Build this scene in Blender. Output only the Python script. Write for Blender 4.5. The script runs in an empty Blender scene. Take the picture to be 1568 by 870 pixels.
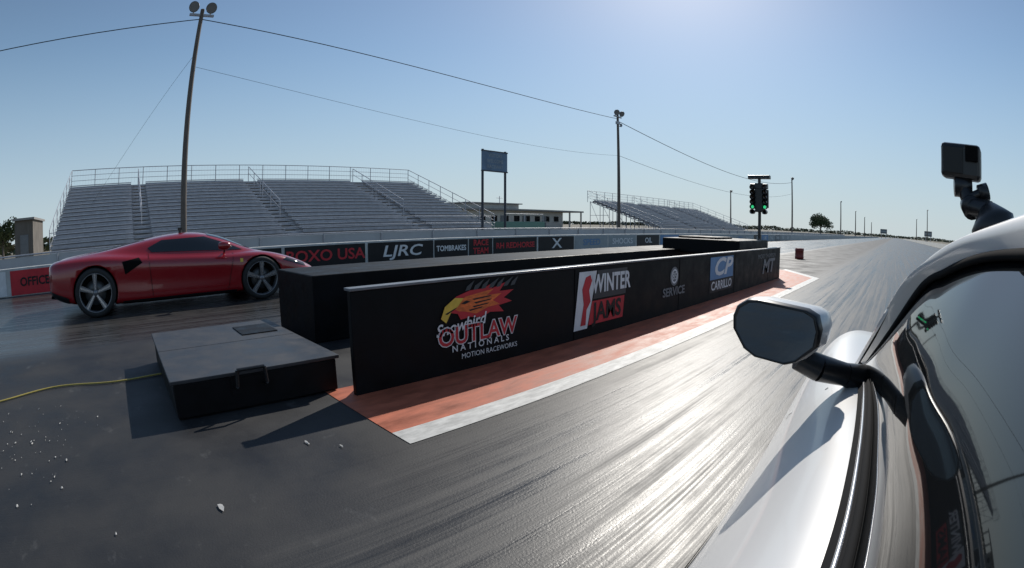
import bpy, math, random, bmesh
from mathutils import Vector, Matrix
from mathutils.bvhtree import BVHTree
from mathutils import noise as mnoise
random.seed(7)
R=math.radians
scn=bpy.context.scene
scn.view_settings.view_transform='Standard'
try: scn.view_settings.look='None'
except: pass
scn.view_settings.exposure=0
COL=bpy.context.collection

# ---------------------------------------------------------------- materials
MATS={}
def mat(name,col,rough=0.5,metal=0.0,var=0.0,scale=4.0,bump=0.0,spec=0.5,coat=0.0,emit=None,es=0,rvar=0.0,stretch=(1,1,1)):
    if name in MATS: return MATS[name]
    m=bpy.data.materials.new(name); m.use_nodes=True; nt=m.node_tree; b=nt.nodes['Principled BSDF']
    b.inputs['Base Color'].default_value=(*col,1); b.inputs['Roughness'].default_value=rough
    b.inputs['Metallic'].default_value=metal
    b.inputs['Specular IOR Level'].default_value=spec
    b.inputs['Coat Weight'].default_value=coat; b.inputs['Coat Roughness'].default_value=0.03
    if emit:
        b.inputs['Emission Color'].default_value=(*emit,1); b.inputs['Emission Strength'].default_value=es
    if var>0 or bump>0 or rvar>0:
        tc=nt.nodes.new('ShaderNodeTexCoord'); mp=nt.nodes.new('ShaderNodeMapping'); mp.inputs['Scale'].default_value=stretch
        n=nt.nodes.new('ShaderNodeTexNoise'); n.inputs['Scale'].default_value=scale; n.inputs['Detail'].default_value=8; n.inputs['Roughness'].default_value=0.62
        nt.links.new(tc.outputs['Object'],mp.inputs[0]); nt.links.new(mp.outputs[0],n.inputs['Vector'])
        if var>0:
            r=nt.nodes.new('ShaderNodeValToRGB')
            r.color_ramp.elements[0].position=0.3; r.color_ramp.elements[1].position=0.7
            r.color_ramp.elements[0].color=(*[c*(1-var) for c in col],1); r.color_ramp.elements[1].color=(*[min(1,c*(1+var)) for c in col],1)
            nt.links.new(n.outputs['Fac'],r.inputs[0]); nt.links.new(r.outputs[0],b.inputs['Base Color'])
        if rvar>0:
            mr=nt.nodes.new('ShaderNodeMapRange'); mr.inputs['From Min'].default_value=0.3; mr.inputs['From Max'].default_value=0.7
            mr.inputs['To Min'].default_value=max(0.02,rough-rvar); mr.inputs['To Max'].default_value=min(1,rough+rvar)
            nt.links.new(n.outputs['Fac'],mr.inputs['Value']); nt.links.new(mr.outputs[0],b.inputs['Roughness'])
        if bump>0:
            bp=nt.nodes.new('ShaderNodeBump'); bp.inputs['Strength'].default_value=bump; bp.inputs['Distance'].default_value=0.02
            nt.links.new(n.outputs['Fac'],bp.inputs['Height']); nt.links.new(bp.outputs[0],b.inputs['Normal'])
    MATS[name]=m; return m

M_black=mat('black_paint_wood',(0.005,0.005,0.006),0.55,var=0.5,scale=5,bump=0.10,rvar=0.12,spec=.14)
M_blackp=mat('black_plastic',(0.012,0.012,0.013),0.35)
M_cable=mat('cable_black',(0.015,0.015,0.016),0.9,spec=.1)
M_rubber=mat('tyre_rubber',(0.018,0.018,0.018),0.75,var=0.2,scale=30)
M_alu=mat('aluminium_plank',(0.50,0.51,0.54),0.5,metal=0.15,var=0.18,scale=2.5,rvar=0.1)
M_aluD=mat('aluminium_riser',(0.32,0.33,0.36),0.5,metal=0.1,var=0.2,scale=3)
M_galv=mat('galvanised_steel',(0.36,0.37,0.40),0.5,metal=0.3,var=0.2,scale=8)
M_wood=mat('weathered_pole_wood',(0.12,0.10,0.085),0.85,var=0.35,scale=8,bump=0.4,stretch=(4,4,0.4))
M_conc=mat('concrete_white',(0.50,0.50,0.48),0.85,var=0.2,scale=3,bump=0.2)
M_red=mat('red_car_paint',(0.27,0.002,0.007),0.25,coat=0.9,rvar=0.03,scale=60)
M_white=mat('white_car_paint',(0.62,0.61,0.60),0.38,metal=0.0,coat=0.35)
M_glass=mat('dark_window_glass',(0.006,0.007,0.008),0.03,spec=0.8)
M_chrome=mat('alloy_silver',(0.62,0.62,0.64),0.25,metal=0.9)
M_rim=mat('alloy_grey',(0.22,0.22,0.23),0.35,metal=0.6)
M_mirror=mat('mirror_glass',(0.42,0.50,0.56),0.02,metal=1.0)
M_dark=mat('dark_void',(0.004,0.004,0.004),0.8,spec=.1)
M_banW=mat('banner_white',(0.68,0.68,0.68),0.6,var=0.10,scale=6)
M_banR=mat('banner_red',(0.50,0.02,0.03),0.6,var=0.15,scale=6)
M_banO=mat('banner_orange',(0.70,0.15,0.03),0.6,var=0.35,scale=14,stretch=(1,1,3))
M_banY=mat('banner_yellow',(0.70,0.47,0.06),0.6,var=.15,scale=12)
M_banB=mat('banner_blue',(0.12,0.24,0.42),0.6,var=0.1,scale=6)
M_banG=mat('banner_grey',(0.16,0.17,0.18),0.6,var=.1)
M_banK=mat('banner_black',(0.010,0.010,0.012),0.5,var=0.3,scale=4,spec=.3)
M_lens=mat('lamp_lens',(0.5,0.5,0.48),0.1,metal=0.3)
M_amber=mat('amber_lens',(0.05,0.025,0.008),0.2)
M_green=mat('green_lamp_lit',(0.03,0.4,0.2),0.2,emit=(0.05,0.8,0.3),es=0.7)

# ---------------------------------------------------------------- mesh builder
class MB:
    def __init__(s): s.v=[];s.f=[];s.mi=[];s.mats=[];s.sm=[]
    def m(s,mt):
        if mt not in s.mats: s.mats.append(mt)
        return s.mats.index(mt)
    def add(s,vs,fs,mt,smooth=False):
        o=len(s.v); s.v+= [tuple(v) for v in vs]; k=s.m(mt)
        for f in fs: s.f.append(tuple(i+o for i in f)); s.mi.append(k); s.sm.append(smooth)
    def box(s,x0,x1,y0,y1,z0,z1,mt,M=None):
        vs=[Vector(p) for p in [(x0,y0,z0),(x1,y0,z0),(x1,y1,z0),(x0,y1,z0),(x0,y0,z1),(x1,y0,z1),(x1,y1,z1),(x0,y1,z1)]]
        if M: vs=[M@v for v in vs]
        s.add(vs,[(0,3,2,1),(4,5,6,7),(0,1,5,4),(1,2,6,5),(2,3,7,6),(3,0,4,7)],mt)
    def tube(s,p,q,r,mt,r2=None,n=8,caps=True):
        p=Vector(p);q=Vector(q); r2=r if r2 is None else r2
        d=(q-p); 
        if d.length<1e-6: return
        d.normalize(); a=Vector((0,0,1)) if abs(d.z)<0.9 else Vector((1,0,0))
        u=d.cross(a).normalized(); w=d.cross(u)
        vs=[];
        for c,rr in ((p,r),(q,r2)):
            for i in range(n):
                t=2*math.pi*i/n; vs.append(c+u*math.cos(t)*rr+w*math.sin(t)*rr)
        fs=[(i,(i+1)%n,n+(i+1)%n,n+i) for i in range(n)]
        s.add(vs,fs,mt,True)
        if caps: 
            s.add(vs[:n],[tuple(range(n))[::-1]],mt); s.add(vs[n:],[tuple(range(n))],mt)
    def path(s,pts,r,mt,n=6):
        for a,b in zip(pts[:-1],pts[1:]): s.tube(a,b,r,mt,n=n)
    def lathe(s,prof,centre,axis,mt,n=40):
        c=Vector(centre); d=Vector(axis).normalized(); a=Vector((0,0,1)) if abs(d.z)<0.9 else Vector((1,0,0))
        u=d.cross(a).normalized(); w=d.cross(u); vs=[]
        for (ax,rr) in prof:
            for i in range(n):
                t=2*math.pi*i/n; vs.append(c+d*ax+u*math.cos(t)*rr+w*math.sin(t)*rr)
        fs=[]
        for k in range(len(prof)-1):
            for i in range(n): fs.append((k*n+i,k*n+(i+1)%n,(k+1)*n+(i+1)%n,(k+1)*n+i))
        s.add(vs,fs,mt,True)
    def grid(s,rows,mt,smooth=True):
        n=len(rows[0]); vs=[p for r in rows for p in r]
        fs=[(i*n+j,i*n+j+1,(i+1)*n+j+1,(i+1)*n+j) for i in range(len(rows)-1) for j in range(n-1)]
        s.add(vs,fs,mt,smooth)
    def obj(s,name,parent=None,bevel=0,recalc=False,sub=0):
        me=bpy.data.meshes.new(name); me.from_pydata(s.v,[],s.f)
        for m_ in s.mats: me.materials.append(m_)
        me.polygons.foreach_set('material_index',s.mi); me.polygons.foreach_set('use_smooth',s.sm)
        me.update()
        o=bpy.data.objects.new(name,me); COL.objects.link(o)
        if parent: o.parent=parent
        if bevel>0:
            b=o.modifiers.new('bev','BEVEL'); b.width=bevel; b.segments=2; b.limit_method='ANGLE'; b.angle_limit=R(40)
        if sub: 
            b=o.modifiers.new('sub','SUBSURF'); b.levels=sub; b.render_levels=sub
        return o
def empty(name,loc=(0,0,0)):
    e=bpy.data.objects.new(name,None); COL.objects.link(e); e.empty_display_size=0.3; e.location=loc; return e
def text(s,mt,size,loc,parent,name='lettering',rot=(R(90),0,R(90)),sx=1.0,shear=0.0,ext=0.0,bold=0.0):
    cu=bpy.data.curves.new(name,'FONT'); cu.body=s; cu.size=size; cu.align_x='CENTER'; cu.align_y='CENTER'; cu.shear=shear; cu.offset=bold; cu.resolution_u=3
    o=bpy.data.objects.new(name,cu); COL.objects.link(o)
    dg=bpy.context.evaluated_depsgraph_get(); me=bpy.data.meshes.new_from_object(o.evaluated_get(dg))
    bpy.data.objects.remove(o); o=bpy.data.objects.new(name,me); COL.objects.link(o)
    me.materials.clear(); me.materials.append(mt)
    o.location=loc; o.rotation_euler=rot; o.scale=(sx,1,1); o.parent=parent
    return o

# ---------------------------------------------------------------- world / sun / camera
SAZ=23.0; SEL=36.0
w=bpy.data.worlds.new("World"); scn.world=w; w.use_nodes=True
nt=w.node_tree; bg=nt.nodes['Background']; sk=nt.nodes.new('ShaderNodeTexSky'); sk.sky_type='NISHITA'; sk.sun_disc=False
sk.sun_elevation=R(SEL); sk.sun_rotation=R(-SAZ); sk.air_density=1.0; sk.dust_density=0.35; sk.ozone_density=2.0
WL=nt.links.new
tc=nt.nodes.new('ShaderNodeTexCoord'); sp=nt.nodes.new('ShaderNodeSeparateXYZ'); WL(tc.outputs['Generated'],sp.inputs[0])
mr=nt.nodes.new('ShaderNodeMapRange'); mr.interpolation_type='SMOOTHSTEP'; mr.inputs[1].default_value=-.05; mr.inputs[2].default_value=.50; mr.inputs[3].default_value=.94; mr.inputs[4].default_value=0.12
WL(sp.outputs[2],mr.inputs[0])
hz=nt.nodes.new('ShaderNodeMix'); hz.data_type='RGBA'; hz.inputs[6].default_value=(5.2,6.2,6.7,1); hz.inputs[7].default_value=(2.7,4.7,6.6,1)
m2=nt.nodes.new('ShaderNodeMapRange'); m2.inputs[1].default_value=0.0; m2.inputs[2].default_value=.35; WL(sp.outputs[2],m2.inputs[0]); WL(m2.outputs[0],hz.inputs[0])
mx=nt.nodes.new('ShaderNodeMix'); mx.data_type='RGBA'; WL(mr.outputs[0],mx.inputs[0]); WL(sk.outputs[0],mx.inputs[6]); WL(hz.outputs[2],mx.inputs[7])
WL(mx.outputs[2],bg.inputs[0]); bg.inputs[1].default_value=0.10
sd=Vector((-math.sin(R(SAZ))*math.cos(R(SEL)),math.cos(R(SAZ))*math.cos(R(SEL)),math.sin(R(SEL))))
sl=bpy.data.lights.new('sun','SUN'); sl.energy=4.2; sl.angle=R(0.5); sl.color=(1,0.95,0.87)
so=bpy.data.objects.new('sun',sl); COL.objects.link(so); so.rotation_euler=sd.to_track_quat('Z','Y').to_euler(); so.location=(0,0,30)

# action-camera lens: equisolid fisheye, 10.5 mm (the renderer's default focal length) on a small sensor
cam=bpy.data.cameras.new('camera'); co=bpy.data.objects.new('camera',cam); COL.objects.link(co); scn.camera=co
cam.clip_start=0.01; cam.clip_end=8000
cam.type='PANO'; cam.sensor_fit='HORIZONTAL'; cam.sensor_width=10.5*1568/770; cam.lens=7.4
if hasattr(cam,'cycles'):
    cam.cycles.panorama_type='FISHEYE_EQUISOLID'; cam.cycles.fisheye_lens=10.5; cam.cycles.fisheye_fov=R(180)
co.location=(0,0,1.19); co.rotation_euler=(R(90-6.9),0,R(44.66))

# ---------------------------------------------------------------- ground materials
def N(nt,t,**k):
    n=nt.nodes.new(t)
    for a,b in k.items(): setattr(n,a,b)
    return n
def track_material():
    m=bpy.data.materials.new('rubbered_asphalt'); m.use_nodes=True; nt=m.node_tree; b=nt.nodes['Principled BSDF']; L=nt.links.new
    tc=N(nt,'ShaderNodeTexCoord'); 
    def noise(sc,stretch,detail=6,rough=.6):
        mp=N(nt,'ShaderNodeMapping'); mp.inputs['Scale'].default_value=stretch; L(tc.outputs['Object'],mp.inputs[0])
        n=N(nt,'ShaderNodeTexNoise'); n.inputs['Scale'].default_value=sc; n.inputs['Detail'].default_value=detail; n.inputs['Roughness'].default_value=rough
        L(mp.outputs[0],n.inputs['Vector']); return n.outputs['Fac']
    s1=noise(1,(14,0.14,1)); s2=noise(1,(70,0.6,1)); s3=noise(1,(3.0,0.05,1),3); g=noise(90,(1,1,1),4); blot=noise(1.1,(1,1,1),6); br=noise(1,(9,3.5,1),8,.7)
    sm=noise(2.6,(1,1.6,1),9,.72)
    def mr(v,a,b_,c,d):
        n=N(nt,'ShaderNodeMapRange'); n.inputs[1].default_value=a;n.inputs[2].default_value=b_;n.inputs[3].default_value=c;n.inputs[4].default_value=d; L(v,n.inputs[0]); return n.outputs[0]
    def ma(op,a,b_):
        n=N(nt,'ShaderNodeMath',operation=op)
        for i,x in enumerate((a,b_)):
            if isinstance(x,(int,float)): n.inputs[i].default_value=x
            else: L(x,n.inputs[i])
        return n.outputs[0]
    st=ma('ADD',ma('MULTIPLY',s1,.37),ma('ADD',ma('MULTIPLY',s2,.31),ma('ADD',ma('MULTIPLY',s3,.18),ma('MULTIPLY',br,.14))))
    stc=mr(st,.42,.60,0,1)
    sp=N(nt,'ShaderNodeSeparateXYZ'); L(tc.outputs['Object'],sp.inputs[0])
    xs=ma('ADD',sp.outputs[0],mr(sp.outputs[1],-0.6,2.0,-1.3,0))
    xs=ma('ADD',xs,mr(blot,.3,.7,-.25,.25))
    left=mr(sp.outputs[0],-6.4,-5.6,1,0)
    lane=ma('MAXIMUM',mr(xs,-2.5,-1.7,0,1),left)
    col=N(nt,'ShaderNodeMix',data_type='RGBA'); col.inputs[6].default_value=(0.009,0.009,0.010,1); col.inputs[7].default_value=(0.080,0.076,0.071,1); L(stc,col.inputs[0])
    flat=N(nt,'ShaderNodeMix',data_type='RGBA'); flat.inputs[6].default_value=(0.012,0.012,0.014,1); flat.inputs[7].default_value=(0.034,0.033,0.033,1); L(mr(blot,.35,.65,0,1),flat.inputs[0])
    smu=N(nt,'ShaderNodeMix',data_type='RGBA'); smu.inputs[7].default_value=(0.085,0.083,0.080,1); L(flat.outputs[2],smu.inputs[6]); L(mr(sm,.60,.72,0,.8),smu.inputs[0])
    mix=N(nt,'ShaderNodeMix',data_type='RGBA'); L(lane,mix.inputs[0]); L(smu.outputs[2],mix.inputs[6]); L(col.outputs[2],mix.inputs[7])
    L(mix.outputs[2],b.inputs['Base Color'])
    rl=mr(st,.40,.60,.22,.62); rf=mr(blot,.35,.65,.52,.78)
    rl=ma('SUBTRACT',rl,ma('MULTIPLY',left,.10))
    rm=N(nt,'ShaderNodeMix',data_type='FLOAT'); L(lane,rm.inputs[0]); L(rf,rm.inputs[2]); L(rl,rm.inputs[3]); L(rm.outputs[0],b.inputs['Roughness'])
    bp=N(nt,'ShaderNodeBump'); bp.inputs['Strength'].default_value=.45; bp.inputs['Distance'].default_value=.005
    L(ma('ADD',ma('MULTIPLY',g,.6),ma('MULTIPLY',st,1.4)),bp.inputs['Height']); L(bp.outputs[0],b.inputs['Normal'])
    b.inputs['Specular IOR Level'].default_value=.42
    return m
M_track=track_material()
M_ground=mat('dry_ground',(0.17,0.15,0.11),0.95,var=0.35,scale=0.25,bump=0.3)
M_apron=mat('apron_asphalt',(0.10,0.10,0.10),0.85,var=0.25,scale=0.8,bump=0.3)
M_or=mat('orange_paint',(0.40,0.105,0.052),0.6,var=0.36,scale=5,bump=0.15,rvar=.12,stretch=(2,0.6,1))
M_wl=mat('white_line_paint',(0.52,0.51,0.48),0.6,var=0.35,scale=9,bump=0.15,stretch=(2,0.6,1))

def sheet(name,pts,z,mt):
    b=MB(); b.add([(x,y,z) for x,y in pts],[tuple(range(len(pts)))],mt); return b.obj(name)
sheet('ground',[(-3000,-3000),(3000,-3000),(3000,3000),(-3000,3000)],-0.02,M_ground)
sheet('pit_apron_pavement',[(-27,-40),(-13.5,-40),(-13.5,900),(-27,900)],-0.008,M_apron)
sheet('drag_strip_road',[(-13.5,-40),(9,-40),(9,1500),(-13.5,1500)],0.0,M_track)
e=empty('painted_lane_marking')
def sh(name,pts,z,mt):
    o=sheet(name,pts,z,mt); o.parent=e; return o
sh('orange_band',[(-3.28,1.38),(-2.34,1.38),(-2.30,13.3),(-3.6,15.2),(-3.6,12.3),(-3.28,12.3)],0.004,M_or)
sh('white_edge',[(-2.34,1.38),(-2.15,1.38),(-2.10,13.4),(-3.6,15.6),(-3.6,15.2),(-2.30,13.3)],0.004,M_wl)
sh('orange_band_2',[(-3.6,12.7),(-5.9,12.7),(-5.9,13.3),(-4.6,15.2),(-3.6,15.2)],0.004,M_or)

# ---------------------------------------------------------------- centre barriers
wy0,wy1=1.53,12.5; fx=-3.05
bw=empty('center_barrier_wall')
b=MB(); b.box(fx-0.05,fx,wy0,wy1,0.0,0.745,M_black); b.obj('wall_panel',bw,bevel=0.006)
b=MB(); b.box(fx-0.08,fx+0.015,wy0-.01,wy1+.01,0.748,0.768,mat('sunlit_top_grey',(0.16,0.16,0.17),0.35,var=.3,scale=5)); b.obj('sunlit_top_trim',bw,bevel=0.004)  # added trim; its grey paints the sunlit highlight on the wall's black top
b=MB()
for yy in (3.98,6.42,8.86,11.3): b.box(fx+0.001,fx+0.004,yy-.005,yy+.005,0.01,0.74,M_dark)
for k in range(5): b.box(fx-.45,fx-.06,wy0+.4+k*2.5,wy0+.45+k*2.5,0,.05,M_black) if k<4 else None; b.tube((fx-.42,min(wy0+.42+k*2.5,12.3),.04),(fx-.06,min(wy0+.42+k*2.5,12.3),.62),.02,M_black)
b.obj('panel_seams_and_braces',bw)
bw2=empty('center_barrier_wall')
b=MB(); b.box(-5.9,-4.75,1.95,wy1,0.0,0.70,M_black); b.obj('wall_box',bw2,bevel=0.012)
b=MB(); b.box(-5.2,-3.35,10.0,12.35,0.62,0.93,M_black); b.box(-5.0,-4.0,10.4,11.4,0.93,0.975,M_black); b.obj('electronics_cabinet',bw2,bevel=0.05)
X=fx+0.006
def poly(pts,mt,x,name,parent):
    b=MB(); b.add([(x,p[0],p[1]) for p in pts],[tuple(range(len(pts)))],mt); return b.obj(name,parent)
poly([(2.30,.46),(2.36,.56),(2.46,.62),(2.60,.655),(2.75,.66),(2.86,.70),(2.84,.65),(3.00,.69),(2.93,.62),(3.10,.62),(2.98,.56),(3.08,.52),(2.92,.50),(2.98,.44),(2.82,.455),(2.72,.42),(2.60,.44),(2.50,.43),(2.47,.48),(2.38,.50),(2.33,.44)],M_banR,X,'bird_head',bw)
poly([(2.42,.53),(2.55,.61),(2.72,.63),(2.86,.645),(2.78,.60),(2.95,.60),(2.85,.55),(2.93,.51),(2.80,.50),(2.66,.46),(2.55,.49),(2.48,.50)],M_banO,X+.002,'bird_feathers',bw)
for (a,c,l_) in ((2.62,.585,.22),(2.64,.555,.20),(2.62,.525,.19),(2.58,.50,.16)):
    poly([(a,c),(a+l_,c+.012),(a+l_*.9,c+.002),(a+.02,c-.012)],M_banK,X+.003,'feather_line',bw)
poly([(2.30,.46),(2.34,.55),(2.44,.61),(2.53,.60),(2.47,.54),(2.40,.50),(2.35,.42)],M_banY,X+.004,'bird_beak',bw)
poly([(2.34,.495),(2.46,.535),(2.45,.525),(2.36,.485)],M_banK,X+.005,'beak_line',bw)
poly([(2.50,.56),(2.56,.58),(2.60,.565),(2.54,.55)],M_banK,X+.006,'bird_eye',bw)
for k in range(7):
    y=2.55+.085*k; poly([(y,.655),(y+.05,.66),(y+.10+.02*(k%2),.735),(y+.02,.69)],mat('smoke_grey',(.05,.055,.06),.6),X+.001,'smoke_flame',bw)
text('Snowbird',M_banW,.135,(X+.006,2.50,.385),bw,sx=1.0,shear=.3,rot=(R(90),R(-6),R(90)),bold=.002)
text('OUTLAW',M_banW,.20,(X+.004,2.70,.30),bw,sx=1.0,bold=.012)
text('OUTLAW',M_banR,.20,(X+.006,2.70,.30),bw,sx=1.0,bold=.004)
text('N A T I O N A L S',M_banW,.075,(X+.004,2.72,.20),bw,sx=1.1,bold=.001)
text('MOTION RACEWORKS',M_banW,.062,(X+.004,2.82,.125),bw)
poly([(3.97,.10),(4.20,.10),(4.36,.70),(4.05,.70)],M_banW,X,'banner_white',bw)
poly([(4.22,.13),(4.90,.13),(4.93,.38),(4.28,.38)],M_banR,X,'banner_red',bw)
poly([(4.30,.40),(4.95,.40),(4.98,.70),(4.38,.70)],mat('banner_dk',(0.03,0.03,0.035),.5),X,'banner_dark',bw)
poly([(4.08,.14),(4.13,.36),(4.10,.52),(4.16,.64),(4.24,.66),(4.27,.60),(4.22,.50),(4.25,.38),(4.18,.30),(4.17,.14)],M_banR,X+.003,'racer_figure',bw)
text('WINTER',M_banW,.27,(X+.004,4.66,.55),bw,sx=.75,bold=.008)
text('JAMS',M_banK,.27,(X+.004,4.58,.25),bw,sx=.95,bold=.008)
b=MB(); b.lathe([(0,0.0),(0,.13)],(X,6.25,.50),(1,0,0),M_banG,n=24); b.lathe([(0.003,0.075),(0.003,.10)],(X,6.25,.50),(1,0,0),M_banW,n=24); b.obj('round_logo',bw)
text('SERVICE',M_banG,.16,(X+.004,6.25,.29),bw,sx=1.2,bold=.004)
text('85',M_banW,.14,(X+.006,6.25,.50),bw,sx=1)
poly([(7.6,.33),(8.75,.33),(8.75,.70),(7.6,.70)],M_banB,X,'banner_blue',bw)
poly([(7.6,.12),(8.75,.12),(8.75,.32),(7.6,.32)],M_banK,X,'banner_black',bw)
text('CP',M_banW,.40,(X+.004,8.17,.52),bw,sx=1.8,shear=.3,bold=.012)
text('CARRILLO',M_banW,.20,(X+.004,8.17,.22),bw,sx=1.1,bold=.004)
text('MICKEY THOMPSON',M_banG,.13,(X+.004,11.2,.60),bw,sx=1.3)
text('MT',M_banG,.42,(X+.004,11.3,.36),bw,sx=1.8,shear=.2,bold=.014)

# ---------------------------------------------------------------- equipment box
eb=empty('equipment_box')
Mb=mat('box_black',(0.006,0.006,0.007),0.5,var=.3,scale=7,rvar=.15,bump=.1,spec=.18)
Ml=mat('box_lid',(0.04,0.04,0.043),0.5,var=.35,scale=5,rvar=.15,bump=.1)
b=MB(); b.box(-4.98,-3.25,.24,1.48,0.01,.245,Mb); b.obj('body',eb,bevel=.01)
b=MB(); b.box(-5.0,-4.16,.22,1.5,.250,.276,Ml); b.box(-4.15,-3.23,.22,1.5,.250,.276,Ml); b.obj('lid',eb,bevel=.005)
b=MB(); b.box(-4.75,-4.35,1.05,1.40,.277,.285,Mb); b.obj('cover_plate',eb,bevel=.002)
b=MB(); y=.80
b.box(-3.249,-3.243,y-.14,y+.14,.12,.235,Mb)
b.path([(-3.232,y-.11,.17),(-3.18,y-.11,.19),(-3.18,y-.10,.30),(-3.18,y+.10,.30),(-3.18,y+.11,.19),(-3.232,y+.11,.17)],.013,M_blackp,n=8)
b.obj('handle',eb)

# yellow cable
b=MB(); pts=[]
for i in range(40):
    t=i/39; yy=-3.0+t*3.3; pts.append((-4.15-.35*t+.10*math.sin(t*7)+.05*math.sin(t*17),yy,.012))
b.path(pts,.008,mat('yellow_cable_jacket',(0.38,0.30,0.07),.5),n=6); b.obj('yellow_power_cable')

# debris
b=MB(); Md=mat('torn_paper',(0.40,0.39,0.37),.8,var=.2,scale=20)
def flake(x,y,s):
    n=random.randint(5,8); vs=[]; a0=random.random()*6
    for k in range(n):
        r=s*random.uniform(.35,1.1); a=a0+k*2*math.pi/n; vs.append((x+r*math.cos(a)*1.5,y+r*math.sin(a)*.6,.005+random.random()*.006))
    vs.append((x,y,.010)); b.add(vs,[(k,(k+1)%n,n) for k in range(n)],Md)
for _ in range(75):
    x=random.gauss(-3.2,.45); y=random.gauss(-.85,.30); flake(x,y,random.choice([.004,.005,.008,.014]))
for x,y,s in [(-2.05,.25,.035),(-2.5,.9,.022),(-2.35,1.05,.018),(-2.4,-.9,.018),(-2.9,-.6,.018),(-1.5,.2,.008),(-2.0,-.3,.012)]: flake(x,y,s)
b.obj('paper_litter')

# ---------------------------------------------------------------- banner wall + second wall
bn=empty('trackside_banner_wall')
wx=-13.8
b=MB(); b.box(wx-.25,wx,-40,400,0,.70,M_conc); b.obj('concrete_wall',bn,bevel=.02)
def banner(y0,y1,bgm,txt=None,tm=M_banW,size=.4,sx=1.0,shear=0,z0=.03,z1=.64):
    poly([(y0,z0),(y1,z0),(y1,z1),(y0,z1)],bgm,wx+.012,'banner',bn)
    if txt: text(txt,tm,size,(wx+.02,(y0+y1)/2,(z0+z1)/2),bn,sx=sx,shear=shear,bold=.008)
Mgy=mat('banner_pale',(0.30,0.33,0.34),.6,var=.1)
banner(-12,-9,M_banB); banner(-8.9,-5.5,M_banK); banner(-5.4,-3.75,M_banW,'S',M_banB,.5,1.5)
banner(-3.6,-2.0,M_banR,'OFFICE',M_banK,.3,1); banner(-1.9,.6,M_banK,'TIRES'); banner(.7,4.7,M_banK,'RACING')
banner(4.8,7.5,M_banK,'BOXO USA',M_banR,.46,1.15); banner(7.6,10.15,M_banK,'LJRC',M_banW,.5,1.5,.2)
banner(10.2,11.7,M_banK,'TOMBRAKES',M_banW,.26,.9); banner(11.75,12.9,M_banK,'RACE\nTEAM',M_banR,.3,1)
banner(12.95,15.4,M_banK,'RH REDHORSE',M_banR,.3,1.1); banner(15.5,17.9,M_banK,'X',M_banW,.6,1.5)
y=18.0
names=['SPEED','LUBE','TIRES','SHOCKS','FUEL','GEAR','OIL','TURBO']
ms=[Mgy,Mgy,M_banK,M_banB,Mgy,M_banG,Mgy,Mgy]
for i in range(16):
    banner(y,y+2.6,ms[i%8],names[(i*3)%8],M_banW if i%8 else M_banB,.4,1.3); y+=2.75
fn=empty('metal_rail_fence')
b=MB()
for z in (.95,.55): b.tube((-17.0,-40,z),(-17.0,160,z),.025,M_galv)
for i in range(80): b.tube((-17,-40+i*2.5,0),(-17,-40+i*2.5,.97),.03,M_galv,n=6)
b.box(-17.06,-17.03,-40,160,.05,.9,mat('pale_panel',(0.36,0.38,0.40),.6,var=.15,scale=.6)); b.obj('rails_and_posts',fn)

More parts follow.
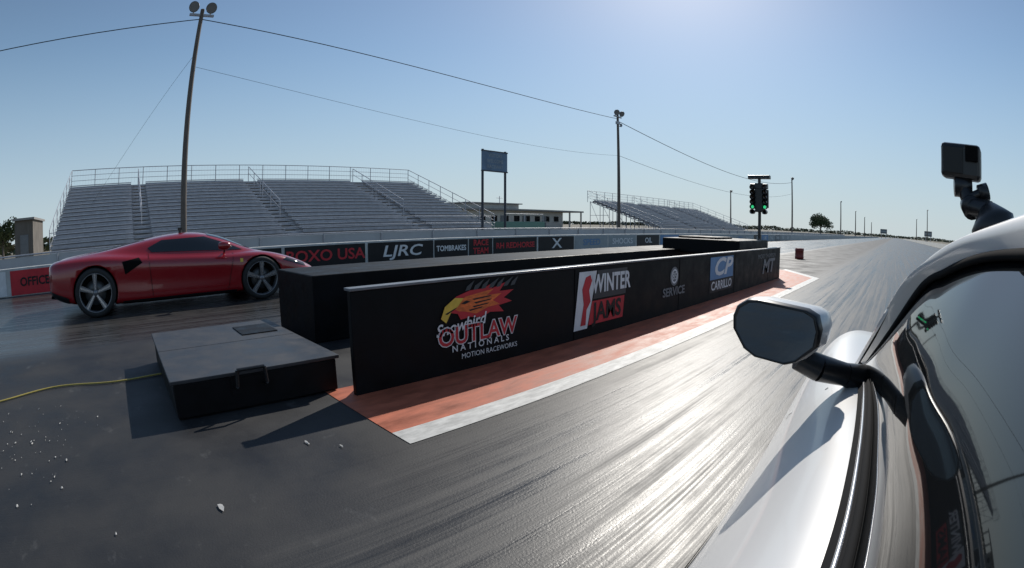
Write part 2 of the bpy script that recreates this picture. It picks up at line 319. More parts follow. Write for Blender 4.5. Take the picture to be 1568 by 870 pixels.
# ---------------------------------------------------------------- grandstands
def stand(y0,y1,xf,xb,zf,zb,rows,aisles,leftrail=True):
    g=empty('grandstand')
    dx=(xb-xf)/rows; dz=(zb-zf)/rows
    b=MB(); bd=MB(); fr=MB()
    segs=[];s=y0
    for a in aisles: segs.append((s,a-.6)); s=a+.6
    segs.append((s,y1))
    for i in range(rows):
        x=xf+dx*i; z=zf+dz*i
        for (a,c) in segs:
            b.box(x-.28,x,a,c,z+.40,z+.44,M_alu)
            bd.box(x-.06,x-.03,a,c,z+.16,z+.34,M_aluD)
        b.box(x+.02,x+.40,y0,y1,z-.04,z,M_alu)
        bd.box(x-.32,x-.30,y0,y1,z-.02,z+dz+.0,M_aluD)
        for a in aisles:
            b.box(x-.30,x+.1,a-.5,a+.5,z+dz*.5-.03,z+dz*.5,M_galv)
    b.obj('seat_planks',g); bd.obj('riser_boards',g)
    n=int((y1-y0)/2.2)
    for k in range(n+1):
        yy=y0+(y1-y0)*k/n
        for i in range(0,rows+1,3):
            x=xf+dx*i; z=zf+dz*i
            fr.tube((x,yy,0),(x,yy,z-.06),.04,M_galv,n=6)
        fr.tube((xf,yy,max(.1,zf-.1)),(xb,yy,zb-.1),.05,M_galv,n=6)
        if k in (0,n):
            for i in range(0,rows-2,3):
                fr.tube((xf+dx*i,yy,0.05),(xf+dx*(i+3),yy,zf+dz*(i+3)-.1),.025,M_galv,n=5)
            fr.tube((xf+dx*6,yy,zf*.8),(xb,yy,zf*.8),.03,M_galv,n=5); fr.tube((xb+3,yy,zb*.55),(xb,yy,zb*.55),.03,M_galv,n=5)
    fr.obj('support_frame',g)
    r=MB(); H=1.15; xr=xb-.45; zt=zb+.25
    for zz in (H,H*.66,H*.33): r.tube((xr,y0,zt+zz),(xr,y1,zt+zz),.03 if zz==H else .018,M_galv,n=6)
    m=int((y1-y0)/2.0)
    for k in range(m+1):
        yy=y0+(y1-y0)*k/m; r.tube((xr,yy,zt-.4),(xr,yy,zt+H),.032,M_galv,n=6)
    for yy in (y0,y1):
        for zz in (H,H*.6,.25): r.tube((xf+.4,yy,zf+zz),(xr,yy,zt+zz),.03 if zz==H else .02,M_galv,n=6)
        for k in range(8):
            t=k/7; x=xf+.4+(xr-xf-.4)*t; z=zf+(zt-zf)*t; r.tube((x,yy,z-.3),(x,yy,z+H),.03,M_galv,n=6)
    for a in aisles:
        for (ta,tb) in ((.25,.62),(.68,1.0)):
            pa=(xf+(xb-xf)*ta,a,zf+(zb-zf)*ta); pb=(xf+(xb-xf)*tb,a,zf+(zb-zf)*tb)
            r.tube((pa[0],a,pa[2]+1.2),(pb[0],a,pb[2]+1.2),.03,M_galv,n=6)
            r.tube((pa[0],a,pa[2]+.7),(pb[0],a,pb[2]+.7),.02,M_galv,n=6)
            for t in (0,.5,1):
                x=pa[0]+(pb[0]-pa[0])*t; z=pa[2]+(pb[2]-pa[2])*t; r.tube((x,a,z),(x,a,z+1.2),.03,M_galv,n=6)
    for zz in (.5,1.0): r.tube((xf+.5,y0,zf+zz),(xf+.5,y1,zf+zz),.02,M_galv,n=6)
    r.obj('guard_rails',g)
    wv=MB()
    k=y0
    while k<y1:
        wv.tube((xr,k,zt),(xr,k,zt+H),.004,M_galv,n=3,caps=False); k+=.25
    wv.obj('rail_mesh',g)
    return g
stand(-4.6,26.5,-28.5,-39.6,.75,5.0,16,[1.2,10.6,20.3])
stand(55,90,-29,-39.6,.75,4.3,15,[66,78])

# ---------------------------------------------------------------- light poles and wires
def pole(x,y,h,r=.13,kind=0):
    g=empty('light_pole',(0,0,0)); b=MB(); b.tube((x,y,0),(x,y,h),r,M_wood,r2=r*.65,n=12)
    b.obj('pole_shaft',g); a=MB()
    a.box(x-.06,x+.06,y-.6,y+.6,h-.35,h-.25,M_galv)
    for s in (-1,1):
        c=Vector((x+.15,y+s*.42,h+.05))
        a.tube((x,y+s*.42,h-.3),(x,y+s*.42,h),.03,M_galv)
        d=Vector((.75,-.35+s*.1,-.45)).normalized()
        a.lathe([(-.25,.05),(-.22,.12),(0,.24),(.12,.27),(.12,.25)],c,d,mat('lamp_housing',(0.12,0.12,0.13),.5,metal=.3),n=20)
        a.lathe([(.11,.0),(.11,.25)],c,d,mat('lamp_lens_dull',(.2,.2,.2),.3),n=20)
    if kind:
        a.box(x-.12,x+.12,y-.2,y+.2,h-1.0,h-.75,M_galv); a.tube((x,y,h-1.3),(x+.5,y-.3,h-1.2),.03,M_galv); a.lathe([(0,.05),(.2,.16)],(x+.4,y-.3,h-1.2),(1,-.6,-.2),M_galv,n=12)
    a.obj('floodlights',g); return g
P=[(-21.8,2.8,11.2,.15),(-24.2,38,11.3,.16),(-23.6,107.5,12.2,.2),(-47,132,11.2,.22),(-21.8,189,12.6,.26),(-22,262,12.6,.3),(-22,340,12.6,.35),(-22,440,12,.4),(14,300,12,.3),(14,200,12,.22)]
pole(-22,-32,11.2,.15)
for i,p in enumerate(P): pole(*p,kind=(i==1))
def wire(a,c,sag,r=.022):
    b=MB(); pts=[]
    for i in range(25):
        t=i/24; p=Vector(a).lerp(Vector(c),t); p.z-=4*sag*t*(1-t); pts.append(p)
    b.path(pts,r,M_cable,n=5); return b.obj('overhead_cable')
wire((-22,-32,10.8),(-21.8,2.8,10.7),1.6)
wire((-21.8,2.8,10.7),(-24.2,38,10.8),.7)
wire((-24.2,38,10.6),(-23.6,107.5,11.4),2.2,.03)
wire((-21.8,2.8,8.4),(-24.2,38,7.4),1.2,.008)
wire((-24.2,38,7.4),(-23.6,107.5,9),2.0,.016)
wire((-21.8,2.8,9),(-45,-6,1.2),.8,.007)

# ---------------------------------------------------------------- scoreboard sign
g=empty('billboard_sign')
b=MB(); bx=-26; Mbl=mat('dark_post',(0.03,0.035,0.05),.5)
for yy in (23.4,25.6): b.tube((bx,yy,0),(bx,yy,6.45),.09,Mbl)
b.obj('posts',g)
b=MB(); b.box(bx+.02,bx+.12,23.3,25.7,4.95,6.3,mat('sign_blue',(0.10,0.17,0.26),.5,var=.3,scale=1.5)); b.box(bx+.0,bx+.14,23.25,25.75,6.30,6.38,Mbl); b.box(bx,bx+.14,23.25,25.75,4.87,4.95,Mbl); b.obj('panel',g)
for k,s in enumerate(['VISITORS','WELCOME','RACEWAY']): text(s,Mgy,.36,(bx+.13,24.5,6.02-k*.4),g,sx=.9)

# ---------------------------------------------------------------- track buildings
g=empty('concession_building'); Mw=mat('building_render',(0.50,0.48,0.44),.85,var=.12,scale=1.5); Mrf=mat('roof_edge',(0.25,0.24,0.23),.7)
b=MB(); b.box(-56,-50,41,62,0,3.0,Mw); b.obj('walls',g)
b=MB(); b.box(-56.5,-49.2,40.3,66.5,3.02,3.25,Mrf); b.box(-56.2,-51,43,53,3.26,3.95,Mw); b.box(-56.4,-50.6,42.6,53.4,3.96,4.1,Mrf); b.obj('roof',g)
b=MB()
for k in range(9):
    y=42.2+k*2.2; b.box(-50.0,-49.96,y,y+1.1,1.5,2.3,M_glass); b.box(-49.96,-49.92,y-.08,y+1.18,1.38,1.48,M_conc)
for k in range(4): b.box(-49.97,-49.93,45+k*4.4-1.1,45+k*4.4-.3,0,2.3,M_banG)
b.obj('windows_and_doors',g)
b=MB()
for y in (63,66): b.box(-49.5,-49.3,y-.1,y+.1,0,3.0,Mw)
b.tube((-54,52,4.1),(-54,52,5.3),.05,M_galv); b.tube((-54,51.4,5.0),(-54,52.6,5.0),.04,M_galv); b.obj('canopy_posts',g)
g=empty('wooden_shed'); b=MB(); b.box(-52,-46,-11.3,-9.3,0,3.4,mat('shed_boards',(0.13,0.115,0.10),.8,var=.3,scale=3,stretch=(1,6,.3))); b.obj('walls',g)
b=MB(); b.box(-52.3,-45.7,-11.5,-9.1,3.42,3.6,Mrf); b.obj('roof',g)
b=MB(); b.box(-45.99,-45.95,-10.7,-9.8,0,2.2,M_banG); b.obj('door',g)
g=empty('utility_trailer'); b=MB(); b.box(-31,-29.5,29,34,.5,1.35,mat('trailer_green',(0.10,0.22,0.18),.5)); b.tube((-30.3,30,.3),(-29.45,30,.3),.3,M_rubber,n=16); b.tube((-30.3,32.5,.3),(-29.45,32.5,.3),.3,M_rubber,n=16)
for yy in (29.1,31.5,33.9): b.tube((-29.6,yy,1.35),(-29.6,yy,2.0),.03,M_galv)
b.tube((-29.6,29.1,2.0),(-29.6,33.9,2.0),.03,M_galv); b.obj('trailer_body',g)

# ---------------------------------------------------------------- start light tree
g=empty('drag_race_start_light'); cx_,cy_=-4.0,13.75
b=MB(); b.tube((cx_,cy_,0),(cx_,cy_,2.6),.045,M_blackp,n=10); b.box(cx_-.18,cx_+.18,cy_-.15,cy_+.15,0,.06,M_blackp); b.obj('mast',g)
b=MB(); b.box(cx_-.33,cx_+.33,cy_-.08,cy_+.08,2.58,2.68,M_blackp); b.box(cx_-.12,cx_+.12,cy_-.09,cy_+.07,1.66,2.46,M_blackp)
b.box(cx_-.26,cx_+.26,cy_-.10,cy_+.04,2.30,2.44,M_blackp); b.box(cx_-.27,cx_-.02,cy_-.04,cy_+.05,1.78,2.28,M_blackp); b.box(cx_+.02,cx_+.27,cy_-.04,cy_+.05,1.78,2.28,M_blackp); b.obj('housing',g,bevel=.01)
b=MB()
for s in (-1,1):
    for k in range(6):
        z=2.34-k*.135; c=(cx_+s*.185,cy_-.10,z)
        b.lathe([(-.12,.04),(-.10,.062),(0,.068),(.09,.068)],c,(0,-1,0),M_blackp,n=16)
        b.lathe([(-.01,0),(0.01,.045 if k==4 else .055)],c,(0,-1,0),M_green if k in(4,) else (M_amber if k<4 else M_dark),n=14)
    for k in range(2):
        c=(cx_+s*(.10+.14*k),cy_-.085,2.63); b.lathe([(0,0),(.015,.035)],c,(0,-1,0),mat('stage_lamp',(.08,.08,.08),.2),n=12)
b.obj('lamps',g)
g=empty('red_barrel'); b=MB(); b.lathe([(0,0),(0,.2),(.1,.21),(.12,.20),(.33,.20),(.35,.21),(.46,.20),(.46,.0)],(-4.45,22.0,0),(0,0,1),mat('barrel_red',(0.22,0.03,0.02),.5,var=.15),n=24); b.obj('barrel_shell',g)
g=empty('trackside_wall'); b=MB(); b.box(9.2,9.45,-40,500,0,.8,M_conc); b.obj('concrete_wall',g)

# ---------------------------------------------------------------- vegetation
M_leaf=mat('foliage',(0.065,0.085,0.035),.8,var=.5,scale=1.2); M_leaf2=mat('foliage_dry',(0.10,0.09,0.05),.85,var=.4,scale=.2)
def tree(x,y,h,wd,name='broadleaf_tree',n=3200):
    g=empty(name); b=MB(); b.tube((x,y,0),(x+.1,y,h*.45),h*.04,M_wood,r2=h*.025,n=10)
    blobs=[]
    for k in range(16):
        a=2.4*k+random.random()*.5; rr=wd*.34*((k+.5)/16)**.5
        c=Vector((x+rr*math.cos(a),y+rr*math.sin(a),h*random.uniform(.48,.84))); blobs.append((c,wd*random.uniform(.11,.19)))
        b.tube((x+.1,y,h*random.uniform(.3,.45)),c,h*.015,M_wood,r2=h*.004,n=5)
    b.obj('trunk_and_limbs',g); l=MB()
    for k in range(n):
        c,r=random.choice(blobs); d=Vector((random.gauss(0,1),random.gauss(0,1),random.gauss(0,.8))); d.normalize(); p=c+d*r*random.random()**.4
        s=wd*.025*random.uniform(.6,1.4); u=Vector((random.gauss(0,1),random.gauss(0,1),random.gauss(0,1))).normalized(); v=u.orthogonal().normalized()
        l.add([p-u*s,p+v*s*.7,p+u*s,p-v*s*.7],[(0,1,2,3)],M_leaf)
    l.obj('crown',g)
tree(-23.8,150,6.6,8.8)
tree(-60,-16.5,4.6,6); tree(-62,-20,4.2,6)
l=MB()
def treeline(pts,h0,n):
    for k in range(n):
        t=random.random()*(len(pts)-1); i=int(t); p=Vector(pts[i]).lerp(Vector(pts[i+1]),t-i)
        hh=h0*(.55+.9*abs(mnoise.noise(Vector((p.x*.012,p.y*.012,3.1)))))
        z=random.random()*hh; s=h0*.16*random.uniform(.6,1.6)
        p=p+Vector((random.gauss(0,6),random.gauss(0,6),z)); 
        u=Vector((random.gauss(0,1),random.gauss(0,1),random.gauss(0,.4))).normalized(); v=u.orthogonal().normalized()
        l.add([p-u*s*1.6,p+v*s,p+u*s*1.6,p-v*s],[(0,1,2,3)],M_leaf2 if random.random()<.5 else M_leaf)
treeline([(-700,-250,0),(-700,300,0),(-600,700,0),(-350,1000,0),(0,1300,0),(400,1200,0)],9,9000)
treeline([(-100,-60,0),(-110,-20,0),(-120,40,0)],3.2,1200)
l.obj('distant_treeline')
for (x,y) in ((-10,420),(26,360)):
    g=empty('far_billboard'); b=MB(); b.box(x-3,x+3,y,y+.4,3.5,7,M_banG); b.box(x-2.6,x+2.6,y-.05,y-.01,4.6,5.8,Mgy); b.tube((x-2,y+.2,0),(x-2,y+.2,3.5),.2,M_galv); b.tube((x+2,y+.2,0),(x+2,y+.2,3.5),.2,M_galv); b.obj('panel_and_posts',g)

# ---------------------------------------------------------------- cars
def evaluated(o):
    dg=bpy.context.evaluated_depsgraph_get(); me=bpy.data.meshes.new_from_object(o.evaluated_get(dg)); return me
def bake(o):
    me=evaluated(o); o.modifiers.clear(); o.data=me; return o
def recalc(me,dbl=False):
    bm=bmesh.new(); bm.from_mesh(me)
    if dbl: bmesh.ops.remove_doubles(bm,verts=bm.verts,dist=1e-5)
    bmesh.ops.recalc_face_normals(bm,faces=bm.faces); bm.to_mesh(me); bm.free()
def loft(name,secs,mt,parent,sub=2,cx=0.0,cutters=()):
    b=MB(); rows=[]
    for y,pr in secs:
        left=[(cx+h,y,z) for h,z in pr]; right=[(cx-h,y,z) for h,z in pr[1:-1]][::-1]
        rows.append(left+right)
    n=len(rows[0]); vs=[p for r in rows for p in r]
    fs=[(i*n+j,(i+1)*n+j,(i+1)*n+(j+1)%n,i*n+(j+1)%n) for i in range(len(rows)-1) for j in range(n)]
    fs.append(tuple(range(n))); fs.append(tuple((len(rows)-1)*n+k for k in range(n))[::-1])
    b.add(vs,fs,mt,True); o=b.obj(name,parent,sub=sub); bake(o); recalc(o.data)
    for (c,r) in cutters:
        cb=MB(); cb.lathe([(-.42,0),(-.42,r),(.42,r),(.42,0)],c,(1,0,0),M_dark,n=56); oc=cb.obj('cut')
        recalc(oc.data,True)
        for p_ in oc.data.polygons: p_.use_smooth=False
        md=o.modifiers.new('b','BOOLEAN'); md.object=oc; md.operation='DIFFERENCE'; md.solver='EXACT'
        try: md.material_mode='TRANSFER'
        except: pass
        bake(o); bpy.data.objects.remove(oc)
    return o
def bvh_of(o):
    me=o.data; return BVHTree.FromPolygons([v.co.copy() for v in me.vertices],[tuple(p.vertices) for p in me.polygons])
def proj_patch(bv,quad,mt,side,name,parent,nu=14,nv=8,off=.006,x0=3.0,cx=0):
    rows=[]
    for i in range(nv+1):
        r=[]
        for j in range(nu+1):
            u=j/nu;v=i/nv
            A=Vector(quad[0]).lerp(Vector(quad[1]),u); B=Vector(quad[3]).lerp(Vector(quad[2]),u); p=A.lerp(B,v)
            hit=bv.ray_cast(Vector((cx+side*x0,p[0],p[1])),Vector((-side,0,0)))
            if hit[0] is None: q=r[-1] if r else (rows[-1][j] if rows else (cx+side*.8,p[0],p[1]))
            else: q=hit[0]+hit[1]*off*(1 if hit[1].x*side>0 else -1)
            r.append(q)
        rows.append(r)
    b=MB(); b.grid(rows,mt); return b.obj(name,parent)
def proj_top(bv,quad,mt,name,parent,nu=16,nv=10,off=.006):
    rows=[]
    for i in range(nv+1):
        r=[]
        for j in range(nu+1):
            A=Vector(quad[0]).lerp(Vector(quad[1]),j/nu); B=Vector(quad[3]).lerp(Vector(quad[2]),j/nu); p=A.lerp(B,i/nv)
            hit=bv.ray_cast(Vector((p[0],p[1],3)),Vector((0,0,-1)))
            q=hit[0]+Vector((0,0,off)) if hit[0] else Vector((p[0],p[1],.5))
            r.append(q)
        rows.append(r)
    b=MB(); b.grid(rows,mt); return b.obj(name,parent)
def wheel(parent,x,y,r,wd,side,rim=M_rim,name='wheel',face=M_chrome):
    b=MB(); s=side; c=(x,y,r)
    b.lathe([(-wd/2,r*.70),(-wd/2,r*.93),(-wd/2+.02,r),(wd/2-.03,r),(wd/2,r*.95),(wd/2+.008,r*.85),(wd/2,r*.79)],c,(s,0,0),M_rubber,n=48)
    b.lathe([(wd/2,r*.79),(wd/2+.004,r*.775),(wd/2-.02,r*.75),(-wd/2,r*.74)],c,(s,0,0),rim,n=48)
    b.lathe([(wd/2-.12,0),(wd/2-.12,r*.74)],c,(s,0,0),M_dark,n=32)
    b.lathe([(wd/2-.105,.06),(wd/2-.10,r*.52),(wd/2-.11,r*.52)],c,(s,0,0),mat('brake_disc',(0.10,0.10,0.10),.4,metal=.8),n=32)
    b.lathe([(wd/2-.01,0),(wd/2-.01,.030),(wd/2-.04,.055),(wd/2-.10,.06)],c,(s,0,0),rim,n=24)
    for k in range(5):
        a=2*math.pi*k/5+.3
        def pt(rad,ang,ax): return Vector((x+s*ax,y+rad*math.cos(ang),r+rad*math.sin(ang)))
        for (i_r,i_w,o_r,o_w,ax,mt) in ((.04,.022,r*.77,.045,wd/2-.012,rim),(.05,.012,r*.76,.015,wd/2-.004,face)):
            tn=Vector((0,-math.sin(a),math.cos(a)))
            i0=pt(i_r,a,ax-.012); i1=pt(o_r,a,ax)
            vs=[i0-tn*i_w,i0+tn*i_w,i1+tn*o_w,i1-tn*o_w]; dv=Vector((-s*.035,0,0)); vs=vs+[v+dv for v in vs]
            b.add(vs,[(0,1,2,3),(0,4,5,1),(1,5,6,2),(2,6,7,3),(3,7,4,0)],mt)
    return b.obj(name,parent)

# ---- red sports car (mid-engined coupe, cab forward)
rc=empty('red_sports_car'); CXR=-9.42; Y0=-1.50
T=[ # u, w, zb, zs, h6,z6, h7,z7, zc
(0.00,.74,.46,.78,.62,.81,.42,.82,.825),(0.08,.90,.32,.86,.76,.885,.50,.89,.89),(0.45,.99,.20,.91,.80,.935,.56,.93,.925),(0.93,1.03,.16,.945,.80,.965,.58,.975,.975),
(1.35,1.03,.14,.92,.80,.96,.60,1.04,1.045),(1.80,1.00,.13,.87,.82,.93,.62,1.115,1.13),(2.25,.98,.13,.83,.83,.875,.63,1.175,1.20),(2.65,.97,.13,.81,.83,.855,.63,1.195,1.225),
(3.00,.965,.13,.79,.82,.835,.62,1.165,1.205),(3.35,.97,.13,.785,.81,.82,.60,1.075,1.13),(3.65,.99,.14,.80,.79,.825,.58,.955,1.01),(3.92,1.01,.15,.82,.76,.825,.54,.85,.885),(4.20,1.01,.16,.80,.73,.795,.48,.775,.78),
(4.55,.97,.17,.71,.68,.705,.43,.68,.68),(4.88,.88,.19,.585,.60,.585,.38,.575,.57),(5.10,.74,.22,.48,.50,.49,.30,.485,.48),(5.22,.58,.27,.41,.40,.415,.24,.41,.41)]
secs=[]
for (u,w_,zb,zs,h6,z6,h7,z7,zc) in T:
    mid=(zb+zs)/2
    pinch=.04 if 1.3<u<3.5 else 0
    secs.append((Y0+u,[(0,zb),(w_*.55,zb),(w_*.93,zb+.01),(w_,zb+.10),(w_-pinch,mid-.02),(w_-pinch*.3,zs-.13),(w_*.955,zs-.03),(h6+.06,zs+.01),(h6,z6),((h6+h7)/2+.015,(z6+z7)/2+.02),(h7,z7),(h7*.5,zc-.004),(0,zc)]))
yr=Y0+.93; yf=Y0+3.99
body=loft('body_shell',secs,M_red,rc,2,cx=CXR,cutters=[((CXR+.95,yr,.39),.415),((CXR-.95,yr,.39),.415),((CXR+.95,yf,.37),.39),((CXR-.95,yf,.37),.39)])
bv=bvh_of(body)
for s in (1,-1):
    wheel(rc,CXR+s*.875,yr,.385,.30,s); wheel(rc,CXR+s*.875,yf,.365,.26,s)
def PP(q,m_,name='trim',s=1,**k): proj_patch(bv,[(Y0+a,z) for a,z in q],m_,s,name,rc,cx=CXR,**k)
for s in (1,-1):
    PP([(2.00,.925),(3.70,.860),(3.46,.965),(1.93,.995)],M_glass,'side_window',s)
    PP([(1.93,.995),(3.46,.965),(3.00,1.120),(2.20,1.105)],M_glass,'side_window_upper',s)
    PP([(1.50,.62),(1.82,.78),(1.76,.86),(1.45,.82)],M_dark,'side_intake',s)
    PP([(1.42,.145),(3.52,.145),(3.52,.215),(1.42,.215)],M_blackp,'side_skirt',s)
    PP([(1.98,.24),(1.988,.24),(1.94,.92),(1.932,.92)],M_dark,'door_seam_rear',s,nu=1)
    PP([(3.36,.24),(3.368,.24),(3.50,.82),(3.492,.82)],M_dark,'door_seam_front',s,nu=1)
    PP([(4.40,.65),(4.90,.50),(4.86,.56),(4.50,.685)],M_glass,'headlight',s)
    PP([(4.72,.24),(5.06,.25),(5.04,.34),(4.76,.36)],M_dark,'front_intake',s)
    PP([(0.02,.60),(0.10,.60),(0.10,.72),(0.02,.72)],mat('tail_lamp',(0.2,0.01,0.01),.2),'tail_lamp',s)
    PP([(0.05,.34),(.42,.22),(.42,.34),(0.06,.46)],M_blackp,'rear_diffuser_side',s)
    PP([(3.60,.66),(3.65,.66),(3.65,.72),(3.60,.72)],M_banY,'badge',s,nu=4,nv=4)
proj_top(bv,[(CXR-.55,Y0+3.08),(CXR+.55,Y0+3.08),(CXR+.60,Y0+3.88),(CXR-.60,Y0+3.88)],M_glass,'windscreen',rc)
proj_top(bv,[(CXR-.42,Y0+.95),(CXR+.42,Y0+.95),(CXR+.50,Y0+1.9),(CXR-.50,Y0+1.9)],M_glass,'engine_cover_glass',rc)
for s in (1,-1):
    b=MB(); c=(CXR+s*1.03,Y0+3.30,.955)
    b.lathe([(-.11,0),(-.10,.05),(-.03,.07),(.05,.065),(.10,.04),(.12,0)],c,(.15*s,1,0),M_red,n=16)
    b.tube((CXR+s*.82,Y0+3.34,.84),(CXR+s*.98,Y0+3.32,.925),.018,M_blackp)
    b.obj('door_mirror',rc)
b=MB(); b.tube((CXR+.25,Y0+2.6,1.21),(CXR+.25,Y0+2.6,1.26),.03,M_blackp,n=12); b.box(CXR+.22,CXR+.28,Y0+2.56,Y0+2.64,1.26,1.30,M_blackp); b.obj('roof_action_camera',rc)

# ---- white sports car (camera car)
wc=empty('white_sports_car'); CX=.685
W=[
(-1.90,[(0,.45),(.50,.45),(.70,.46),(.78,.52),(.80,.62),(.80,.70),(.78,.78),(.74,.84),(.66,.86),(.4,.87),(0,.87)]),
(-1.75,[(0,.25),(.55,.25),(.85,.27),(.92,.38),(.95,.55),(.95,.70),(.93,.82),(.88,.90),(.74,.93),(.4,.94),(0,.94)]),
(-1.10,[(0,.15),(.55,.15),(.88,.16),(.96,.28),(.98,.50),(.975,.68),(.94,.82),(.86,.91),(.74,.95),(.4,.97),(0,.97)]),
(-.45,[(0,.13),(.55,.13),(.88,.14),(.95,.26),(.965,.48),(.95,.64),(.89,.77),(.80,.87),(.70,.925),(.4,.93),(0,.93)]),
(0.1,[(0,.13),(.55,.13),(.88,.14),(.935,.26),(.95,.46),(.93,.60),(.87,.735),(.775,.855),(.690,.918),(.4,.92),(0,.92)]),
(.6,[(0,.13),(.55,.13),(.88,.14),(.93,.26),(.945,.46),(.935,.60),(.875,.73),(.785,.85),(.700,.908),(.4,.90),(0,.90)]),
(1.0,[(0,.13),(.55,.13),(.88,.14),(.94,.26),(.955,.48),(.95,.64),(.90,.755),(.81,.84),(.725,.885),(.4,.86),(0,.86)]),
(1.4,[(0,.13),(.55,.13),(.90,.14),(.95,.27),(.965,.50),(.962,.67),(.925,.78),(.85,.838),(.76,.858),(.4,.83),(0,.83)]),
(1.85,[(0,.14),(.55,.14),(.90,.15),(.955,.28),(.965,.50),(.962,.69),(.935,.80),(.86,.858),(.76,.862),(.4,.79),(0,.78)]),
(2.3,[(0,.15),(.55,.15),(.88,.16),(.94,.28),(.95,.48),(.94,.64),(.91,.74),(.84,.79),(.74,.785),(.4,.71),(0,.70)]),
(2.65,[(0,.18),(.50,.18),(.80,.19),(.87,.28),(.88,.42),(.87,.52),(.83,.59),(.76,.62),(.66,.62),(.4,.60),(0,.58)]),
(2.85,[(0,.24),(.40,.24),(.60,.25),(.66,.30),(.67,.36),(.66,.41),(.62,.45),(.56,.46),(.46,.46),(.3,.46),(0,.46)])]
wb=loft('body_shell',W,M_white,wc,3,cx=CX,cutters=[((CX+.88,2.02,.36),.39),((CX-.88,2.02,.36),.39),((CX+.9,-.95,.38),.42),((CX-.9,-.95,.38),.42)])
bvw=bvh_of(wb)
for s in (1,-1):
    wheel(wc,CX+s*.83,2.02,.345,.26,s,M_blackp,face=M_blackp); wheel(wc,CX+s*.83,-.95,.365,.30,s,M_blackp,face=M_blackp)
Lo=[(-.048,1.30,.868),(.0,1.06,.99),(.053,.85,1.112),(.085,.72,1.150),(.113,.60,1.174),(.142,.46,1.186),(.165,.2,1.195),(.175,-.1,1.19),(.17,-.4,1.16),(.15,-.75,1.08)]
Up=[(-.085,1.40,.832),(-.03,1.10,.985),(.015,.93,1.092),(.055,.82,1.145),(.095,.70,1.183),(.150,.52,1.214),(.19,.2,1.238),(.205,-.1,1.235),(.20,-.4,1.205),(.17,-.80,1.10)]
Be=[(-.036,1.22,.868),(-.020,1.0,.893),(-.006,.80,.905),(.006,.60,.915),(.014,.45,.920),(.019,.30,.925),(.023,.1,.93),(.023,-.15,.935),(.023,-.4,.94),(.023,-.72,.945)]
def dens(L,n=8):
    out=[]; P_=[Vector(p) for p in L]
    for i in range(len(P_)-1):
        p0=P_[max(i-1,0)];p1=P_[i];p2=P_[i+1];p3=P_[min(i+2,len(P_)-1)]
        for k in range(n):
            t=k/n; out.append(.5*((2*p1)+(-p0+p2)*t+(2*p0-5*p1+4*p2-p3)*t*t+(-p0+3*p1-3*p2+p3)*t*t*t))
    out.append(P_[-1]); return out
LO=dens(Lo);UP=dens(Up);BE=dens(Be)
def mir(p): return Vector((2*CX-p[0],p[1],p[2]))
for side in (0,1):
    f_=(lambda p:Vector(p)) if side==0 else mir
    rows=[]
    for t,bulge in ((0,0),(.25,.012),(.5,.016),(.75,.012),(1,0)):
        rows.append([f_(a.lerp(b_,t)+Vector((-bulge*.8,0,bulge))) for a,b_ in zip(LO,UP)])
    b=MB(); b.grid(rows,M_white); b.obj('roof_rail_pillar',wc)
    rows=[]
    for i in range(9):
        t=i/8; bl=.022*4*t*(1-t)
        rows.append([f_(a.lerp(b_,t)+Vector((-bl*.9+.006,0,bl*.4))) for a,b_ in zip(BE,LO)])
    b=MB(); b.grid(rows,M_glass); b.obj('side_window_glass',wc)
    b=MB(); 
    b.path([f_(p+Vector((-.002,0,.001))) for p in LO],.0055,M_cable,n=8)
    b.path([f_(p+Vector((.000,0,.0))) for p in BE],.006,M_cable,n=8)
    b.path([f_(p+Vector((-.012,0,-.003))) for p in BE],.0035,M_chrome,n=8)  # thin silver tube added as a painted highlight along the belt line
    b.grid([[f_(p+Vector((-.024,0,-.014))) for p in BE],[f_(p+Vector((-.013,0,-.003))) for p in BE],[f_(p+Vector((.0,0,.002))) for p in BE],[f_(p+Vector((.02,0,.0))) for p in BE]],M_cable)
    b.path([f_(Vector(p)) for p in (LO[0],BE[0])],.008,M_cable)
    b.obj('window_seals_and_highlight',wc)
def cross(i0,i1,crown,mt,name):
    rows=[]
    for k in range(17):
        t=k/16; s_=4*t*(1-t)
        rows.append([p.lerp(mir(p),t)+Vector((0,crown[1]*s_,crown[0]*s_)) for p in UP[i0:i1+1]])
    b=MB(); b.grid(rows,mt); return b.obj(name,wc)
cross(0,40,(.035,.10),M_glass,'windscreen')
cross(40,72,(.035,0.02),M_white,'roof_panel')
rows=[]
pe=UP[-1]
for k in range(17):
    t=k/16; s_=4*t*(1-t); a=pe.lerp(mir(pe),t)+Vector((0,.02*s_,.035*s_)); c=Vector((.15,-1.5,.955)).lerp(mir(Vector((.15,-1.5,.955))),t)
    rows.append([a.lerp(c,j/6)+Vector((0,0,.02*4*(j/6)*(1-j/6))) for j in range(7)])
b=MB(); b.grid(rows,M_glass); b.obj('rear_hatch',wc)
b=MB(); b.grid([[LO[-1],UP[-1],Vector((.15,-1.5,.955))],[BE[-1],Vector((.03,-1.1,.95)),Vector((.05,-1.5,.95))]],M_white); b.grid([[mir(LO[-1]),mir(UP[-1]),mir(Vector((.15,-1.5,.955)))],[mir(BE[-1]),mir(Vector((.03,-1.1,.95))),mir(Vector((.05,-1.5,.95)))]],M_white); b.obj('rear_quarter',wc)
def PW(q,m_,name,s,**k): proj_patch(bvw,q,m_,s,name,wc,cx=CX,**k)
for s in (-1,1):
    PW([(.0,.46),(.80,.640),(.76,.665),(.0,.76)],M_dark,'side_intake',s,off=.003)
    PW([(1.10,.20),(1.105,.20),(1.16,.84),(1.155,.84)],M_dark,'door_seam',s,nu=1,off=.002)
    PW([(-.5,.15),(1.55,.15),(1.55,.20),(-.5,.20)],M_blackp,'side_skirt',s)
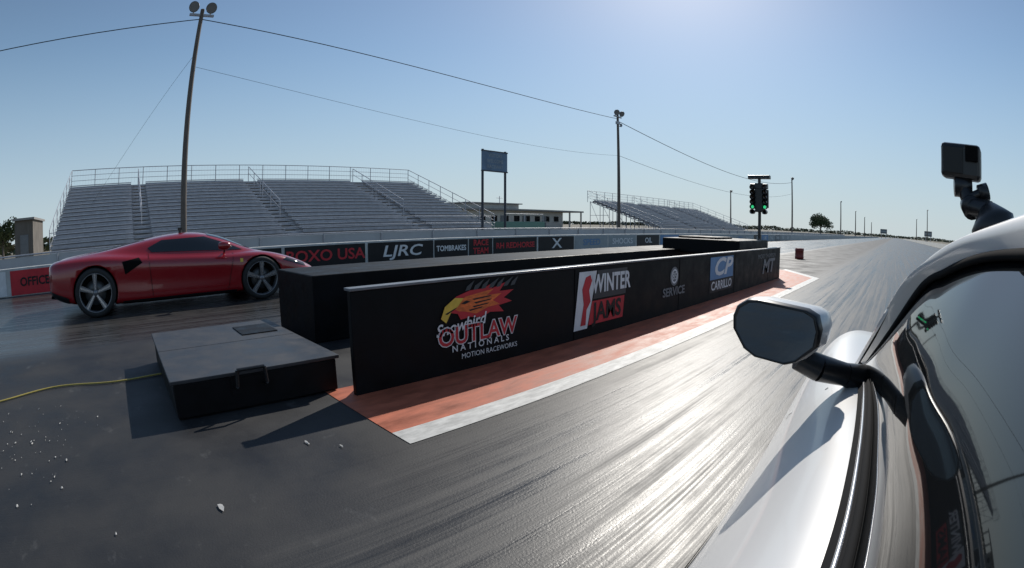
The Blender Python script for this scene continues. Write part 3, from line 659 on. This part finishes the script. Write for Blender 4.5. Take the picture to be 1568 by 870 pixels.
def door_mirror(flip):
    F=(lambda x:2*CX-x) if flip else (lambda x:x)
    out=[(-.333,1.010),(-.326,1.030),(-.305,1.044),(-.285,1.046),(-.180,1.036),(-.158,1.026),(-.149,1.000),(-.153,.968),(-.190,.935),(-.215,.927),(-.280,.934),(-.305,.948),(-.331,.985)]
    cxm=-.245;czm=.985
    def ring(sc,y,dx=0,dz=0): return [Vector((F(cxm+dx+(x-cxm)*sc),y,czm+dz+(z-czm)*sc)) for x,z in out]
    b=MB(); rings=[ring(.95,.987),ring(1.0,.983),ring(1.05,.988),ring(1.08,1.01),ring(1.08,1.04,.01),ring(.97,1.09,.02),ring(.72,1.13,.03),ring(.35,1.15,.035)]
    n=len(out)
    for i in range(len(rings)-1):
        mt=M_blackp if i<3 else M_white
        b.add(rings[i]+rings[i+1],[(k,(k+1)%n,n+(k+1)%n,n+k) for k in range(n)],mt,True)
    b.add(rings[-1],[tuple(range(n))],M_white)
    o=b.obj('mirror_housing',wc); recalc(o.data,True)
    g=MB(); g.add(ring(.96,.986),[tuple(range(n))],M_mirror); g.obj('mirror_glass',wc)
    a=MB()
    P0=[Vector((F(-.20),1.06,.925)),Vector((F(-.15),1.08,.905)),Vector((F(-.09),1.12,.888)),Vector((F(-.045),1.16,.872))]
    rr=[.026,.030,.026,.034]
    for i in range(3): a.tube(P0[i],P0[i+1],rr[i],M_blackp,r2=rr[i+1],n=14)
    a.obj('mirror_arm',wc)
door_mirror(False); door_mirror(True)

# ---- action camera on roof mount
g=empty('action_camera_mount')
b=MB(); c=Vector((.112,.745,1.300)); Mx=Matrix.Translation(c)@Matrix.Rotation(R(-14),4,'Z')@Matrix.Rotation(R(4),4,'Y')
b.box(-.033,.033,-.016,.016,-.024,.024,M_blackp,Mx); b.obj('camera_body',g,bevel=.006)
b=MB(); b.box(.008,.029,-.022,-.0165,.0,.021,M_dark,Mx); b.box(-.029,.004,-.018,-.0165,-.018,.018,mat('lcd_screen',(.012,.012,.012),.35,spec=.3),Mx); b.obj('screen_and_lens',g,bevel=.002)
b=MB(); b.tube(c+Vector((0,0,-.022)),(.114,.745,1.258),.010,M_blackp); b.lathe([(-.014,0),(-.014,.015),(.014,.015),(.014,0)],(.112,.745,1.267),(1,0,0),M_blackp,n=16)
b.tube((.114,.742,1.262),(.122,.73,1.242),.012,M_blackp); b.tube((.118,.73,1.250),(.140,.725,1.258),.007,M_blackp); b.lathe([(-.008,0),(-.008,.012),(.008,.012),(.008,0)],(.143,.725,1.259),(1,0,.3),M_blackp,n=12)
b.lathe([(-.012,0),(-.012,.016),(.012,.016),(.012,0)],(.122,.73,1.240),(0,1,.3),M_blackp,n=16)
b.tube((.120,.73,1.240),(.150,.70,1.233),.014,M_blackp)
b.lathe([(0,.034),(.012,.036),(.022,.026),(.035,.012),(.04,0)],(.155,.69,1.208),(-.35,.25,1),M_blackp,n=24)
b.obj('articulated_arm_and_suction_cup',g)
